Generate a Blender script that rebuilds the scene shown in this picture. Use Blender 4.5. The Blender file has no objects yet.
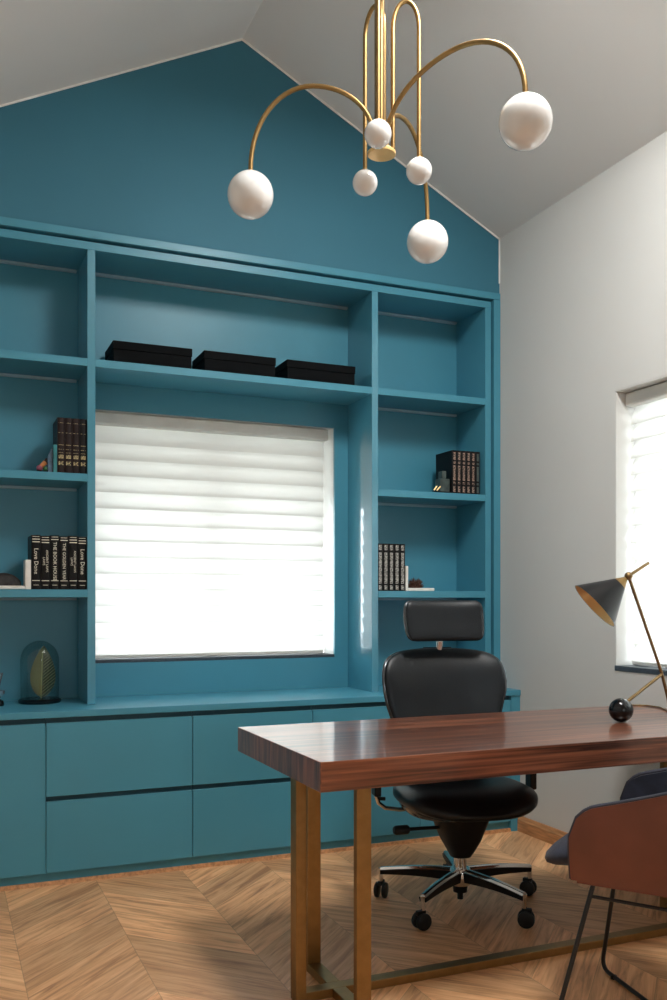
import bpy, bmesh, math, random
from math import sin, cos, pi, radians, sqrt, atan2, copysign
from mathutils import Vector, Matrix
random.seed(7)
S = bpy.context.scene
COL = S.collection

# ------------------------------------------------------------------ room constants (metres, camera above the origin)
XR, XL = 2.87, -0.60          # right / left wall
YB, YF = 4.36, -2.60          # gable wall face / wall behind the camera
XA, ZA = 1.371, 4.011         # ridge
SL = 0.5045                   # roof slope
YU = 4.35                     # front plane of the bookcase
YN = 4.66                     # back panel plane
YC = 4.15                     # cabinet fronts
def zroof(x): return ZA - SL * abs(x - XA)

# ------------------------------------------------------------------ materials
def new_mat(name):
    m = bpy.data.materials.new(name); m.use_nodes = True
    nt = m.node_tree; b = nt.nodes['Principled BSDF']
    return m, nt, b
def lin(c):
    return tuple(((v/255)/12.92 if v/255 <= .04045 else ((v/255+.055)/1.055)**2.4) for v in c) + (1,)
def setp(b, **k):
    for n, v in k.items(): b.inputs[n.replace('_', ' ')].default_value = v
def mat(name, col, rough=.5, metal=0., bump=0, bscale=200, var=.06, vscale=8, coat=0., coatr=.1, spec=.5, sheen=0., stretch=(1,1,1)):
    m, nt, b = new_mat(name); N = nt.nodes; L = nt.links
    tc = N.new('ShaderNodeTexCoord'); mp = N.new('ShaderNodeMapping'); mp.inputs['Scale'].default_value = stretch
    L.new(tc.outputs['Object'], mp.inputs['Vector'])
    n = N.new('ShaderNodeTexNoise'); n.inputs['Scale'].default_value = vscale; n.inputs['Detail'].default_value = 4
    L.new(mp.outputs[0], n.inputs['Vector'])
    r = N.new('ShaderNodeValToRGB'); c = col if len(col) == 4 else col + (1,)
    r.color_ramp.elements[0].position = .3; r.color_ramp.elements[1].position = .7
    r.color_ramp.elements[0].color = tuple(v*(1-var) for v in c[:3]) + (1,)
    r.color_ramp.elements[1].color = tuple(min(1, v*(1+var)) for v in c[:3]) + (1,)
    L.new(n.outputs['Fac'], r.inputs[0]); L.new(r.outputs[0], b.inputs['Base Color'])
    setp(b, Roughness=rough, Metallic=metal, Coat_Weight=coat, Coat_Roughness=coatr, Specular_IOR_Level=spec, Sheen_Weight=sheen)
    if bump:
        n2 = N.new('ShaderNodeTexNoise'); n2.inputs['Scale'].default_value = bscale; n2.inputs['Detail'].default_value = 3
        L.new(mp.outputs[0], n2.inputs['Vector'])
        bp = N.new('ShaderNodeBump'); bp.inputs['Strength'].default_value = bump; bp.inputs['Distance'].default_value = .002
        L.new(n2.outputs['Fac'], bp.inputs['Height']); L.new(bp.outputs[0], b.inputs['Normal'])
    return m

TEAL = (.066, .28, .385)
M = {}
def worn_foil(name, col, sc):
    m, nt, b = new_mat(name); N = nt.nodes; L = nt.links
    tc = N.new('ShaderNodeTexCoord'); v = N.new('ShaderNodeTexVoronoi'); v.inputs['Scale'].default_value = sc*3
    n = N.new('ShaderNodeTexNoise'); n.inputs['Scale'].default_value = sc*4; n.inputs['Detail'].default_value = 1
    L.new(tc.outputs['Object'], n.inputs['Vector'])
    r = N.new('ShaderNodeValToRGB'); r.color_ramp.elements[0].position = .44; r.color_ramp.elements[1].position = .54
    r.color_ramp.elements[0].color = (.012, .011, .010, 1); r.color_ramp.elements[1].color = col + (1,)
    N.remove(v); L.new(n.outputs['Fac'], r.inputs[0]); L.new(r.outputs[0], b.inputs['Base Color']); setp(b, Roughness=.45); return m
M['teal'] = mat('teal_lacquer', TEAL, rough=.38, spec=.4, var=.03, vscale=3, bump=.04, bscale=60)
M['teal_gloss'] = mat('teal_polished_lacquer', TEAL, rough=.3, coat=.8, coatr=.05, var=.03, vscale=3)
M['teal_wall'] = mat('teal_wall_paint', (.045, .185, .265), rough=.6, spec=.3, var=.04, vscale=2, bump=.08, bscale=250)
M['teal_gap'] = mat('teal_shadow_gap', (.012, .07, .10), rough=.6)  # darkened teal: the shade inside the gaps is put into the colour
M['wall'] = mat('warm_white_plaster', (.62, .622, .60), rough=.85, var=.02, vscale=1.5, bump=.1, bscale=180)
M['ceiling'] = mat('ceiling_plaster', (.80, .815, .81), rough=.9, var=.02, vscale=1.2, bump=.08, bscale=150)
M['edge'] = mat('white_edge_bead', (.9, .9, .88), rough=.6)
M['trimwood'] = mat('oak_skirting', (.50, .24, .10), rough=.45, var=.3, vscale=9, stretch=(9, 1, 9))
M['alu'] = mat('brushed_aluminium', (.30, .46, .54), rough=.5, metal=.0)
M['whitepaint'] = mat('white_window_paint', (.80, .80, .78), rough=.4)
M['darksill'] = mat('dark_stone_sill', (.045, .06, .08), rough=.4, var=.2, vscale=60)
M['brass'] = mat('brushed_brass', (.31, .20, .082), rough=.42, metal=1., var=.1, vscale=30)
M['brass_dark'] = mat('aged_brass', (.27, .18, .085), rough=.42, metal=1., var=.1, vscale=30)
M['shade_black'] = mat('satin_black_enamel', (.003, .003, .004), rough=.32, spec=.35)
M['brass_plate'] = mat('polished_brass_plate', (.80, .54, .22), rough=.4, metal=.35, var=.1)
M['paving'] = mat('pale_paving', (.22, .215, .20), rough=.9, var=.1, vscale=2)
M['opal'] = mat('opal_glass', (.80, .79, .77), rough=.08, var=.005, coat=1., coatr=.03)
M['leather'] = mat('black_leather', (.004, .007, .010), rough=.38, spec=.4, bump=.25, bscale=260, var=.2)
M['plastic'] = mat('black_plastic', (.006, .007, .008), rough=.45, var=.1, spec=.3)
M['shell'] = mat('gloss_graphite_shell', (.10, .11, .12), rough=.18, metal=.6)
M['chrome'] = mat('chrome', (.75, .74, .72), rough=.12, metal=1., var=.02)
M['tan'] = mat('tan_leather', (.155, .048, .028), rough=.45, bump=.35, bscale=330, var=.14, vscale=9)
M['velvet'] = mat('navy_velvet', (.016, .021, .042), rough=.8, sheen=.12, bump=.4, bscale=500, var=.35, vscale=25)
M['black'] = mat('matt_black_metal', (.010, .010, .011), rough=.4)
M['gloss_black'] = mat('gloss_black', (.004, .004, .005), rough=.14)
M['blackbox'] = mat('black_linen_board', (.003, .004, .005), rough=.8, spec=.12, bump=.5, bscale=500, var=.3)
M['bookblack'] = mat('black_bookcloth', (.004, .004, .005), rough=.5, bump=.2, bscale=400, var=.2, spec=.25)
M['bookmaroon'] = mat('dark_maroon_bookcloth', (.016, .007, .007), rough=.5, bump=.2, bscale=400, var=.25, spec=.25)
M['paper'] = mat('cream_page_edges', (.55, .48, .36), rough=.9, var=.12, vscale=120, stretch=(20, 1, 1))
M['foil'] = mat('pale_gold_foil', (.78, .75, .62), rough=.5)
M['foil_tan'] = worn_foil('copper_foil', (.40, .27, .21), 60)
M['foil_silver'] = worn_foil('silver_foil', (.50, .49, .45), 75)
M['foil_gold'] = worn_foil('yellow_gold_foil', (.55, .45, .22), 70)
M['marble'] = mat('white_marble', (.80, .78, .72), rough=.3, var=.12, vscale=14)
M['urchin'] = mat('brown_spiky_geode', (.10, .045, .025), rough=.6, var=.6, vscale=60)
M['darkstone'] = mat('rough_dark_stone', (.022, .020, .019), rough=.7, var=.7, vscale=50, bump=1, bscale=80)
M['agate'] = mat('teal_glass_slab', (.05, .22, .24), rough=.15, var=.4, vscale=20)
M['bluestone'] = mat('blue_grey_stone', (.10, .17, .25), rough=.25, var=.4, vscale=30)
M['greystone'] = mat('grey_green_stone', (.06, .085, .08), rough=.35, var=.4, vscale=30)
M['rose'] = mat('rose_stone', (.30, .08, .13), rough=.3)
M['amber'] = mat('amber_stone', (.50, .20, .07), rough=.3)
M['leafstone'] = mat('green_stone', (.03, .14, .05), rough=.3)
M['cushion_piping'] = mat('navy_piping', (.025, .028, .045), rough=.6, bump=.6, bscale=300, var=.3)
M['silver'] = mat('silver_metal', (.62, .62, .66), rough=.25, metal=.8)

# leaf
m, nt, b = new_mat('pressed_leaf_green'); N = nt.nodes; L = nt.links
tc = N.new('ShaderNodeTexCoord'); sx = N.new('ShaderNodeSeparateXYZ'); L.new(tc.outputs['Object'], sx.inputs[0])
ab = N.new('ShaderNodeMath'); ab.operation = 'ABSOLUTE'; L.new(sx.outputs['X'], ab.inputs[0])
mu = N.new('ShaderNodeMath'); mu.operation = 'MULTIPLY_ADD'; mu.inputs[1].default_value = -.9; L.new(ab.outputs[0], mu.inputs[0]); L.new(sx.outputs['Z'], mu.inputs[2])
fr = N.new('ShaderNodeMath'); fr.operation = 'MULTIPLY'; fr.inputs[1].default_value = 65; L.new(mu.outputs[0], fr.inputs[0])
f2 = N.new('ShaderNodeMath'); f2.operation = 'FRACT'; L.new(fr.outputs[0], f2.inputs[0])
r = N.new('ShaderNodeValToRGB'); L.new(f2.outputs[0], r.inputs[0])
r.color_ramp.elements[0].color = (.24, .30, .16, 1); r.color_ramp.elements[1].position = .35; r.color_ramp.elements[1].color = (.012, .035, .014, 1)
sd = N.new('ShaderNodeMath'); sd.operation = 'GREATER_THAN'; sd.inputs[1].default_value = 0; L.new(sx.outputs['X'], sd.inputs[0])
mxc = N.new('ShaderNodeMix'); mxc.data_type = 'RGBA'; L.new(sd.outputs[0], mxc.inputs[0]); mxc.inputs[6].default_value = (.17, .19, .075, 1); L.new(r.outputs[0], mxc.inputs[7])
L.new(mxc.outputs[2], b.inputs['Base Color']); setp(b, Roughness=.45); M['leaf'] = m
M['leafpale'] = mat('pale_leaf_back', (.28, .33, .13), rough=.5, var=.3, vscale=20)

def glassy(name, tint, fac, rough=.02):
    m = bpy.data.materials.new(name); m.use_nodes = True; nt = m.node_tree; nt.nodes.clear()
    o = nt.nodes.new('ShaderNodeOutputMaterial'); mx = nt.nodes.new('ShaderNodeMixShader')
    t = nt.nodes.new('ShaderNodeBsdfTransparent'); t.inputs[0].default_value = tint
    g = nt.nodes.new('ShaderNodeBsdfGlossy'); g.inputs['Roughness'].default_value = rough
    lw = nt.nodes.new('ShaderNodeLayerWeight'); lw.inputs['Blend'].default_value = fac
    pw = nt.nodes.new('ShaderNodeMath'); pw.operation = 'POWER'; pw.inputs[1].default_value = 4; nt.links.new(lw.outputs['Facing'], pw.inputs[0])
    ma = nt.nodes.new('ShaderNodeMath'); ma.operation = 'MULTIPLY_ADD'; ma.inputs[1].default_value = .45; ma.inputs[2].default_value = .04; nt.links.new(pw.outputs[0], ma.inputs[0])
    nt.links.new(ma.outputs[0], mx.inputs[0]); nt.links.new(t.outputs[0], mx.inputs[1]); nt.links.new(g.outputs[0], mx.inputs[2])
    nt.links.new(mx.outputs[0], o.inputs[0]); return m
M['pane'] = glassy('window_glass', (.96, .98, .98, 1), .5)
M['cloche'] = glassy('cloche_glass', (.92, .95, .945, 1), .5)

def blind_mat(name, col, trans):
    m = bpy.data.materials.new(name); m.use_nodes = True; nt = m.node_tree; nt.nodes.clear(); N = nt.nodes; L = nt.links
    o = N.new('ShaderNodeOutputMaterial'); mx = N.new('ShaderNodeMixShader'); mx.inputs[0].default_value = trans
    tc = N.new('ShaderNodeTexCoord'); mp = N.new('ShaderNodeMapping'); mp.inputs['Scale'].default_value = (3, 3, 40); L.new(tc.outputs['Object'], mp.inputs[0])
    n = N.new('ShaderNodeTexNoise'); n.inputs['Scale'].default_value = 4; L.new(mp.outputs[0], n.inputs['Vector'])
    r = N.new('ShaderNodeValToRGB'); r.color_ramp.elements[0].color = tuple(v*.94 for v in col) + (1,); r.color_ramp.elements[1].color = col + (1,); L.new(n.outputs['Fac'], r.inputs[0])
    d = N.new('ShaderNodeBsdfDiffuse'); t = N.new('ShaderNodeBsdfTranslucent')
    L.new(r.outputs[0], d.inputs[0]); L.new(r.outputs[0], t.inputs[0])
    L.new(d.outputs[0], mx.inputs[1]); L.new(t.outputs[0], mx.inputs[2]); L.new(mx.outputs[0], o.inputs[0]); return m
M['slat'] = blind_mat('blind_slat_fabric', (.76, .755, .73), .47)
M['headrail'] = mat('blind_headrail', (.74, .74, .70), rough=.5)

# floor: oak chevron
def floor_mat():
    m, nt, b = new_mat('oak_chevron_floor'); N = nt.nodes; L = nt.links
    def math_(op, a, bb=None, c=None):
        n = N.new('ShaderNodeMath'); n.operation = op
        for i, v in enumerate((a, bb, c)):
            if v is None: continue
            if isinstance(v, (int, float)): n.inputs[i].default_value = v
            else: L.new(v, n.inputs[i])
        return n.outputs[0]
    g = N.new('ShaderNodeNewGeometry'); s = N.new('ShaderNodeSeparateXYZ'); L.new(g.outputs['Position'], s.inputs[0])
    X, Y = s.outputs['X'], s.outputs['Y']
    W = .3825; BW = .27
    u = math_('DIVIDE', math_('SUBTRACT', X, .2525 - 10*W), W)
    k = math_('FLOOR', u); fu = math_('SUBTRACT', u, k)
    par = math_('FLOORED_MODULO', k, 2.0)                      # 0 / 1
    sg = math_('MULTIPLY_ADD', par, 2.0, -1.0)                 # -1 for even bands
    xl = math_('MULTIPLY', fu, W)
    tt = math_('ADD', math_('MULTIPLY', par, W), math_('MULTIPLY', math_('MULTIPLY', sg, xl), -1.0))   # distance from the even seam
    along = math_('SUBTRACT', Y, tt)         # constant along a board edge
    v = math_('DIVIDE', math_('ADD', along, -3.3245 + .27*20), BW)
    j = math_('FLOOR', v); fv = math_('SUBTRACT', v, j)
    cb = N.new('ShaderNodeCombineXYZ'); L.new(k, cb.inputs[0]); L.new(j, cb.inputs[1])
    wn = N.new('ShaderNodeTexWhiteNoise'); wn.noise_dimensions = '3D'; L.new(cb.outputs[0], wn.inputs['Vector'])
    # board-aligned coordinates
    p = math_('SUBTRACT', X, math_('MULTIPLY', sg, Y))         # runs along the board
    q = math_('ADD', math_('MULTIPLY', sg, X), Y)              # runs across
    cc = N.new('ShaderNodeCombineXYZ')
    L.new(math_('MULTIPLY', p, 1.3), cc.inputs[0]); L.new(math_('MULTIPLY', q, 17.0), cc.inputs[1]); L.new(math_('MULTIPLY', wn.outputs['Value'], 37.0), cc.inputs[2])
    n1 = N.new('ShaderNodeTexNoise'); n1.inputs['Scale'].default_value = 1.6; n1.inputs['Detail'].default_value = 7; n1.inputs['Roughness'].default_value = .62; n1.inputs['Distortion'].default_value = .9
    L.new(cc.outputs[0], n1.inputs['Vector'])
    ramp = N.new('ShaderNodeValToRGB'); e = ramp.color_ramp.elements
    e[0].position = .28; e[0].color = (.36, .155, .068, 1); e[1].position = .72; e[1].color = (.90, .55, .29, 1)
    e2 = e.new(.50); e2.color = (.72, .385, .18, 1)
    L.new(n1.outputs['Fac'], ramp.inputs[0])
    tone = math_('MULTIPLY_ADD', wn.outputs['Value'], .42, .84)
    # seams
    ev = math_('MINIMUM', fv, math_('SUBTRACT', 1.0, fv)); eu = math_('MINIMUM', fu, math_('SUBTRACT', 1.0, fu))
    s1 = math_('GREATER_THAN', ev, .006); s2 = math_('GREATER_THAN', eu, .004)
    seam = math_('MULTIPLY_ADD', math_('MULTIPLY', s1, s2), .30, .70)
    mul = N.new('ShaderNodeVectorMath'); mul.operation = 'SCALE'; L.new(ramp.outputs[0], mul.inputs[0]); L.new(math_('MULTIPLY', tone, seam), mul.inputs['Scale'])
    L.new(mul.outputs[0], b.inputs['Base Color'])
    setp(b, Roughness=.42)
    bp = N.new('ShaderNodeBump'); bp.inputs['Strength'].default_value = .18; bp.inputs['Distance'].default_value = .002
    L.new(math_('MULTIPLY', n1.outputs['Fac'], seam), bp.inputs['Height']); L.new(bp.outputs[0], b.inputs['Normal'])
    return m
M['floor'] = floor_mat()

def walnut():
    m, nt, b = new_mat('polished_walnut'); N = nt.nodes; L = nt.links
    tc = N.new('ShaderNodeTexCoord')
    s = N.new('ShaderNodeSeparateXYZ'); L.new(tc.outputs['Object'], s.inputs[0])
    f = N.new('ShaderNodeMath'); f.operation = 'MULTIPLY'; f.inputs[1].default_value = 1/.062; L.new(s.outputs['Y'], f.inputs[0])
    fl = N.new('ShaderNodeMath'); fl.operation = 'FLOOR'; L.new(f.outputs[0], fl.inputs[0])
    wn = N.new('ShaderNodeTexWhiteNoise'); wn.noise_dimensions = '1D'; L.new(fl.outputs[0], wn.inputs['W'])
    mp = N.new('ShaderNodeMapping'); mp.inputs['Scale'].default_value = (.55, 20, 26)
    gn = N.new('ShaderNodeNewGeometry'); sn = N.new('ShaderNodeSeparateXYZ'); L.new(gn.outputs['Normal'], sn.inputs[0])
    an = N.new('ShaderNodeMath'); an.operation = 'ABSOLUTE'; L.new(sn.outputs['X'], an.inputs[0])
    iv = N.new('ShaderNodeMath'); iv.operation = 'MULTIPLY_ADD'; iv.inputs[1].default_value = -.93; iv.inputs[2].default_value = 1.0; L.new(an.outputs[0], iv.inputs[0])
    zz = N.new('ShaderNodeMath'); zz.operation = 'MULTIPLY'; L.new(s.outputs['Z'], zz.inputs[0]); L.new(iv.outputs[0], zz.inputs[1])
    cx_ = N.new('ShaderNodeCombineXYZ'); L.new(s.outputs['X'], cx_.inputs[0]); L.new(s.outputs['Y'], cx_.inputs[1]); L.new(zz.outputs[0], cx_.inputs[2])
    L.new(cx_.outputs[0], mp.inputs[0])
    ad = N.new('ShaderNodeVectorMath'); ad.operation = 'ADD'; L.new(mp.outputs[0], ad.inputs[0]); L.new(wn.outputs['Color'], ad.inputs[1])
    n = N.new('ShaderNodeTexNoise'); n.inputs['Scale'].default_value = 2.2; n.inputs['Detail'].default_value = 8; n.inputs['Roughness'].default_value = .6; n.inputs['Distortion'].default_value = .35
    L.new(ad.outputs[0], n.inputs['Vector'])
    r = N.new('ShaderNodeValToRGB'); e = r.color_ramp.elements
    e[0].position = .33; e[0].color = (.040, .013, .008, 1); e[1].position = .70; e[1].color = (.38, .135, .066, 1); k = e.new(.5); k.color = (.19, .064, .032, 1)
    L.new(n.outputs['Fac'], r.inputs[0])
    t = N.new('ShaderNodeMath'); t.operation = 'MULTIPLY_ADD'; t.inputs[1].default_value = .5; t.inputs[2].default_value = .75; L.new(wn.outputs['Value'], t.inputs[0])
    mu = N.new('ShaderNodeVectorMath'); mu.operation = 'SCALE'; L.new(r.outputs[0], mu.inputs[0]); L.new(t.outputs[0], mu.inputs['Scale'])
    L.new(mu.outputs[0], b.inputs['Base Color']); setp(b, Roughness=.30, Coat_Weight=.7, Coat_Roughness=.08)
    return m
M['walnut'] = walnut()

# ------------------------------------------------------------------ mesh building
class MB:
    def __init__(self): self.bm = bmesh.new()
    def box(self, x0, x1, y0, y1, z0, z1, bev=0, seg=1):
        bm = self.bm
        v = [bm.verts.new(p) for p in ((x0,y0,z0),(x1,y0,z0),(x1,y1,z0),(x0,y1,z0),(x0,y0,z1),(x1,y0,z1),(x1,y1,z1),(x0,y1,z1))]
        fs = [bm.faces.new([v[i] for i in q]) for q in ((3,2,1,0),(4,5,6,7),(0,1,5,4),(1,2,6,5),(2,3,7,6),(3,0,4,7))]
        if bev:
            es = list({e for f in fs for e in f.edges})
            bmesh.ops.bevel(bm, geom=es, offset=bev, segments=seg, profile=.5, affect='EDGES')
        return self
    def prism(self, pts, axis, a0, a1):
        """extrude a 2-D polygon; axis 'y' : pts are (x,z); 'x': pts (y,z); 'z': pts (x,y)"""
        def P(p, a): return {'y': (p[0], a, p[1]), 'x': (a, p[0], p[1]), 'z': (p[0], p[1], a)}[axis]
        A = [self.bm.verts.new(P(p, a0)) for p in pts]; B = [self.bm.verts.new(P(p, a1)) for p in pts]; n = len(pts)
        self.bm.faces.new(A); self.bm.faces.new(B[::-1])
        for i in range(n): self.bm.faces.new((A[i], B[i], B[(i+1) % n], A[(i+1) % n]))
        return self
    def rings(self, rs, cap=True, closed=True, loop=False):
        V = [[self.bm.verts.new(p) for p in r] for r in rs]; n = len(V[0])
        m_ = len(V) if loop else len(V)-1
        for i in range(m_):
            A, B = V[i], V[(i+1) % len(V)]
            for j in range(n if closed else n-1):
                k = (j+1) % n
                try: self.bm.faces.new((A[j], A[k], B[k], B[j]))
                except ValueError: pass
        if cap and closed and not loop:
            self.bm.faces.new(V[0][::-1]); self.bm.faces.new(V[-1])
        return self
    def tube(self, pts, r, seg=10, ry=None):
        pts = [Vector(p) for p in pts]; rs = []; up = None
        for i, p in enumerate(pts):
            d = (pts[min(i+1, len(pts)-1)] - pts[max(i-1, 0)]).normalized()
            if up is None:
                up = Vector((0,0,1)) if abs(d.z) < .9 else Vector((0,1,0))
            s = d.cross(up).normalized(); up = s.cross(d).normalized()
            rr = r[i] if isinstance(r, (list, tuple)) else r
            rs.append([p + s*cos(2*pi*k/seg)*rr + up*sin(2*pi*k/seg)*(ry or rr) for k in range(seg)])
        return self.rings(rs)
    def lathe(self, prof, c=(0,0,0), seg=32, axis=Vector((0,0,1))):
        axis = Vector(axis).normalized(); q = Vector((0,0,1)).rotation_difference(axis); c = Vector(c); rs = []
        for (r, z) in prof:
            rs.append([c + q @ Vector((max(r, 1e-4)*cos(2*pi*k/seg), max(r, 1e-4)*sin(2*pi*k/seg), z)) for k in range(seg)])
        return self.rings(rs)
    def sphere(self, c, r, seg=32, rings=18, sc=(1,1,1)):
        rs = []
        for i in range(rings+1):
            t = -pi/2 + pi*i/rings
            rs.append([(c[0]+sc[0]*max(r*cos(t),1e-4)*cos(2*pi*k/seg), c[1]+sc[1]*max(r*cos(t),1e-4)*sin(2*pi*k/seg), c[2]+sc[2]*r*sin(t)) for k in range(seg)])
        return self.rings(rs)
    def add(self, other, mtx=None):
        me = bpy.data.meshes.new('tmp'); other.bm.to_mesh(me)
        if mtx is not None: me.transform(mtx)
        self.bm.from_mesh(me); bpy.data.meshes.remove(me); return self

def basis(o):
    m = Matrix.LocRotScale(o.location, o.rotation_euler, o.scale)
    return basis(o.parent) @ m if o.parent else m
def build(name, mb, m, parent=None, world=False, smooth=None):
    bmesh.ops.recalc_face_normals(mb.bm, faces=mb.bm.faces[:])
    me = bpy.data.meshes.new(name); mb.bm.to_mesh(me); mb.bm.free()
    o = bpy.data.objects.new(name, me); COL.objects.link(o)
    if parent:
        o.parent = parent
        if world: me.transform(basis(parent).inverted())
    me.materials.append(m)
    if smooth is not None:
        me.shade_smooth(); me.set_sharp_from_angle(angle=radians(smooth))
    return o
def thing(name, label, cat, loc=(0,0,0), rz=0, group=None):
    o = bpy.data.objects.new(name, None); COL.objects.link(o); o.location = loc; o.rotation_euler = (0,0,rz); o.empty_display_size = .05
    return tag(o, label, cat, group)
def tag(o, label, cat, group=None):
    o['label'] = label; o['category'] = cat
    if group: o['group'] = group
    return o
def struct(name, mb, m, parent=None, smooth=None):
    o = build(name, mb, m, parent, smooth=smooth); o['kind'] = 'structure'; return o
def copy_tree(o, parent=None):
    c = o.copy(); COL.objects.link(c)
    if parent: c.parent = parent
    for ch in o.children: copy_tree(ch, c)
    return c

# ------------------------------------------------------------------ room shell
struct('floor', MB().box(XL-.15, XR+.15, YF-.15, YN+.3, -.1, 0), M['floor'])
T = .12
# ceiling: two pitched slabs meeting at the ridge (one continuous vaulted ceiling)
cp = [(XL-.15, zroof(XL-.15)), (XA, ZA), (XR+.15, zroof(XR+.15)), (XR+.15, zroof(XR+.15)+T), (XA, ZA+T), (XL-.15, zroof(XL-.15)+T)]
struct('ceiling', MB().prism(cp, 'y', YF-.15, YN+.3), M['ceiling'])
# gable wall above the bookcase, with solid wall behind (opening for the window)
ZT = 2.948
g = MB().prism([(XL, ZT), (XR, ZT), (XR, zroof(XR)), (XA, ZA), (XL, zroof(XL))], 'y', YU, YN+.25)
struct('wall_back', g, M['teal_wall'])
WX0, WX1, WZ0, WZ1 = .695, 2.003, .925, 2.19         # window opening in the niche
w = MB()
w.box(XL, WX0-.02, YN+.02, YN+.25, 0, ZT).box(WX1+.02, XR, YN+.02, YN+.25, 0, ZT).box(WX0-.02, WX1+.02, YN+.02, YN+.25, 0, WZ0-.02).box(WX0-.02, WX1+.02, YN+.02, YN+.25, WZ1+.02, ZT)
struct('wall_rear', w, M['whitepaint'])
# right wall with window opening
RY0, RY1, RZ0, RZ1 = 2.02, 3.395, .916, 2.208
TW = .22
def rw(y0, y1, z0, z1): return (XR, XR+TW, y0, y1, z0, z1)
ztr = zroof(XR)
r_ = MB().box(*rw(YF, RY0, 0, ztr)).box(*rw(RY1, YN+.25, 0, ztr)).box(*rw(RY0, RY1, 0, RZ0)).box(*rw(RY0, RY1, RZ1, ztr))
struct('wall_right', r_, M['wall'])
struct('wall_left', MB().box(XL-.15, XL, YF, YN+.25, 0, zroof(XL)), M['wall'])
# wall behind the camera; its small unseen window is added for front light
FX0, FX1, FZ0, FZ1 = .55, 1.45, 1.2, 2.1
f_ = MB().box(XL, FX0, YF-.15, YF, 0, FZ1).box(FX1, XR, YF-.15, YF, 0, FZ1)
f_.box(FX0, FX1, YF-.15, YF, 0, FZ0)
f_.prism([(XL, FZ1), (XR, FZ1), (XR, zroof(XR)), (XA, ZA), (XL, zroof(XL))], 'y', YF-.15, YF)
struct('wall_front', f_, M['wall'])
fd = MB()
for x in (FX0, (FX0+FX1)/2-.03, FX1-.06): fd.box(x, x+.06, YF-.11, YF-.05, FZ0, FZ1)
fd.box(FX0, FX1, YF-.11, YF-.05, FZ1-.06, FZ1).box(FX0, FX1, YF-.11, YF-.05, FZ0, FZ0+.06)
d1 = struct('window_3', fd, M['whitepaint'])
pg = build('pane', MB().box(FX0+.05, FX1-.05, YF-.083, YF-.077, FZ0+.05, FZ1-.05), M['pane'], d1)
# pale bead along the gable / ceiling and gable / wall joint
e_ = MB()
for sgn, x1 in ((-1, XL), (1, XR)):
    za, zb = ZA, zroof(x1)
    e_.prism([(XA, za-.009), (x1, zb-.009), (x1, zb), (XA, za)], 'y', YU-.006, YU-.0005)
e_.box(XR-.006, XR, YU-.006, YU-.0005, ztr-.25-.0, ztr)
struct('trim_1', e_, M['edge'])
# filler frame round the built-in
t2 = MB().box(XL, XR-.001, YU-.012, YU+.30, 2.910, 2.946, .001).box(2.827, XR-.001, YU-.012, YU+.30, .757, 2.909, .001)
struct('trim_2', t2, M['teal'])
t2b = MB().box(XL, 2.827, YU+.03, YU+.30, 2.898, 2.909).box(2.817, 2.826, YU+.03, YU+.30, .757, 2.898)
struct('trim_3', t2b, M['teal_gap'])
# skirting on the right wall, strip along the plinth
bb = MB().prism([(XR-.018, 0), (XR, 0), (XR, .082), (XR-.010, .082), (XR-.014, .066), (XR-.018, .060)], 'y', YF, YC+.02)
struct('baseboard_right', bb, M['trimwood'])
struct('baseboard_back', MB().prism([(YC+.0, 0), (YC+.018, 0), (YC+.018, .016), (YC+.006, .016)], 'x', XL, XR-.02), M['trimwood'])

# ------------------------------------------------------------------ windows + blinds
def window(n, axis, a0, a1, z0, z1, d0, d1):
    """frame between depths d0..d1 ; axis 'x' -> opening spans x, 'y' -> spans y"""
    mb = MB()
    def B(p0, p1, q0, q1, e0, e1):
        if axis == 'x': mb.box(p0, p1, e0, e1, q0, q1, .002)
        else: mb.box(e0, e1, p0, p1, q0, q1, .002)
    f = .045
    B(a0, a0+f, z0, z1, d0, d1); B(a1-f, a1, z0, z1, d0, d1); B(a0+f, a1-f, z0, z0+f, d0, d1); B(a0+f, a1-f, z1-f, z1, d0, d1)
    am = (a0+a1)/2; B(am-.03, am+.03, z0+f, z1-f, d0+.005, d1-.005)
    o = struct('window_%d' % n, mb, M['whitepaint'])
    pm = MB()
    dm = (d0+d1)/2
    for (p0, p1) in ((a0+f-.005, am-.025), (am+.025, a1-f+.005)):
        if axis == 'x': pm.box(p0, p1, dm-.003, dm+.003, z0+f-.005, z1-f+.005)
        else: pm.box(dm-.003, dm+.003, p0, p1, z0+f-.005, z1-f+.005)
    build('pane', pm, M['pane'], o)
    return o
window(1, 'x', WX0, WX1, WZ0, WZ1, YN+.16, YN+.20)
window(2, 'y', RY0, RY1, RZ0, RZ1, XR+.15, XR+.19)
# sills
struct('trim_4', MB().box(WX0, WX1, YN+.002, YN+.155, WZ0, WZ0+.016, .002), M['darksill'])
struct('trim_5', MB().box(XR-.004, XR+.145, RY0, RY1, RZ0-.002, RZ0+.022, .002), M['darksill'])
# reveals of the right window (white lining)
rv = MB().box(XR+.001, XR+.148, RY1-.006, RY1-.0005, RZ0+.022, RZ1).box(XR+.001, XR+.148, RY0+.0005, RY0+.006, RZ0+.022, RZ1).box(XR+.001, XR+.148, RY0, RY1, RZ1-.006, RZ1-.0005)
struct('trim_6', rv, M['wall'])

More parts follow.
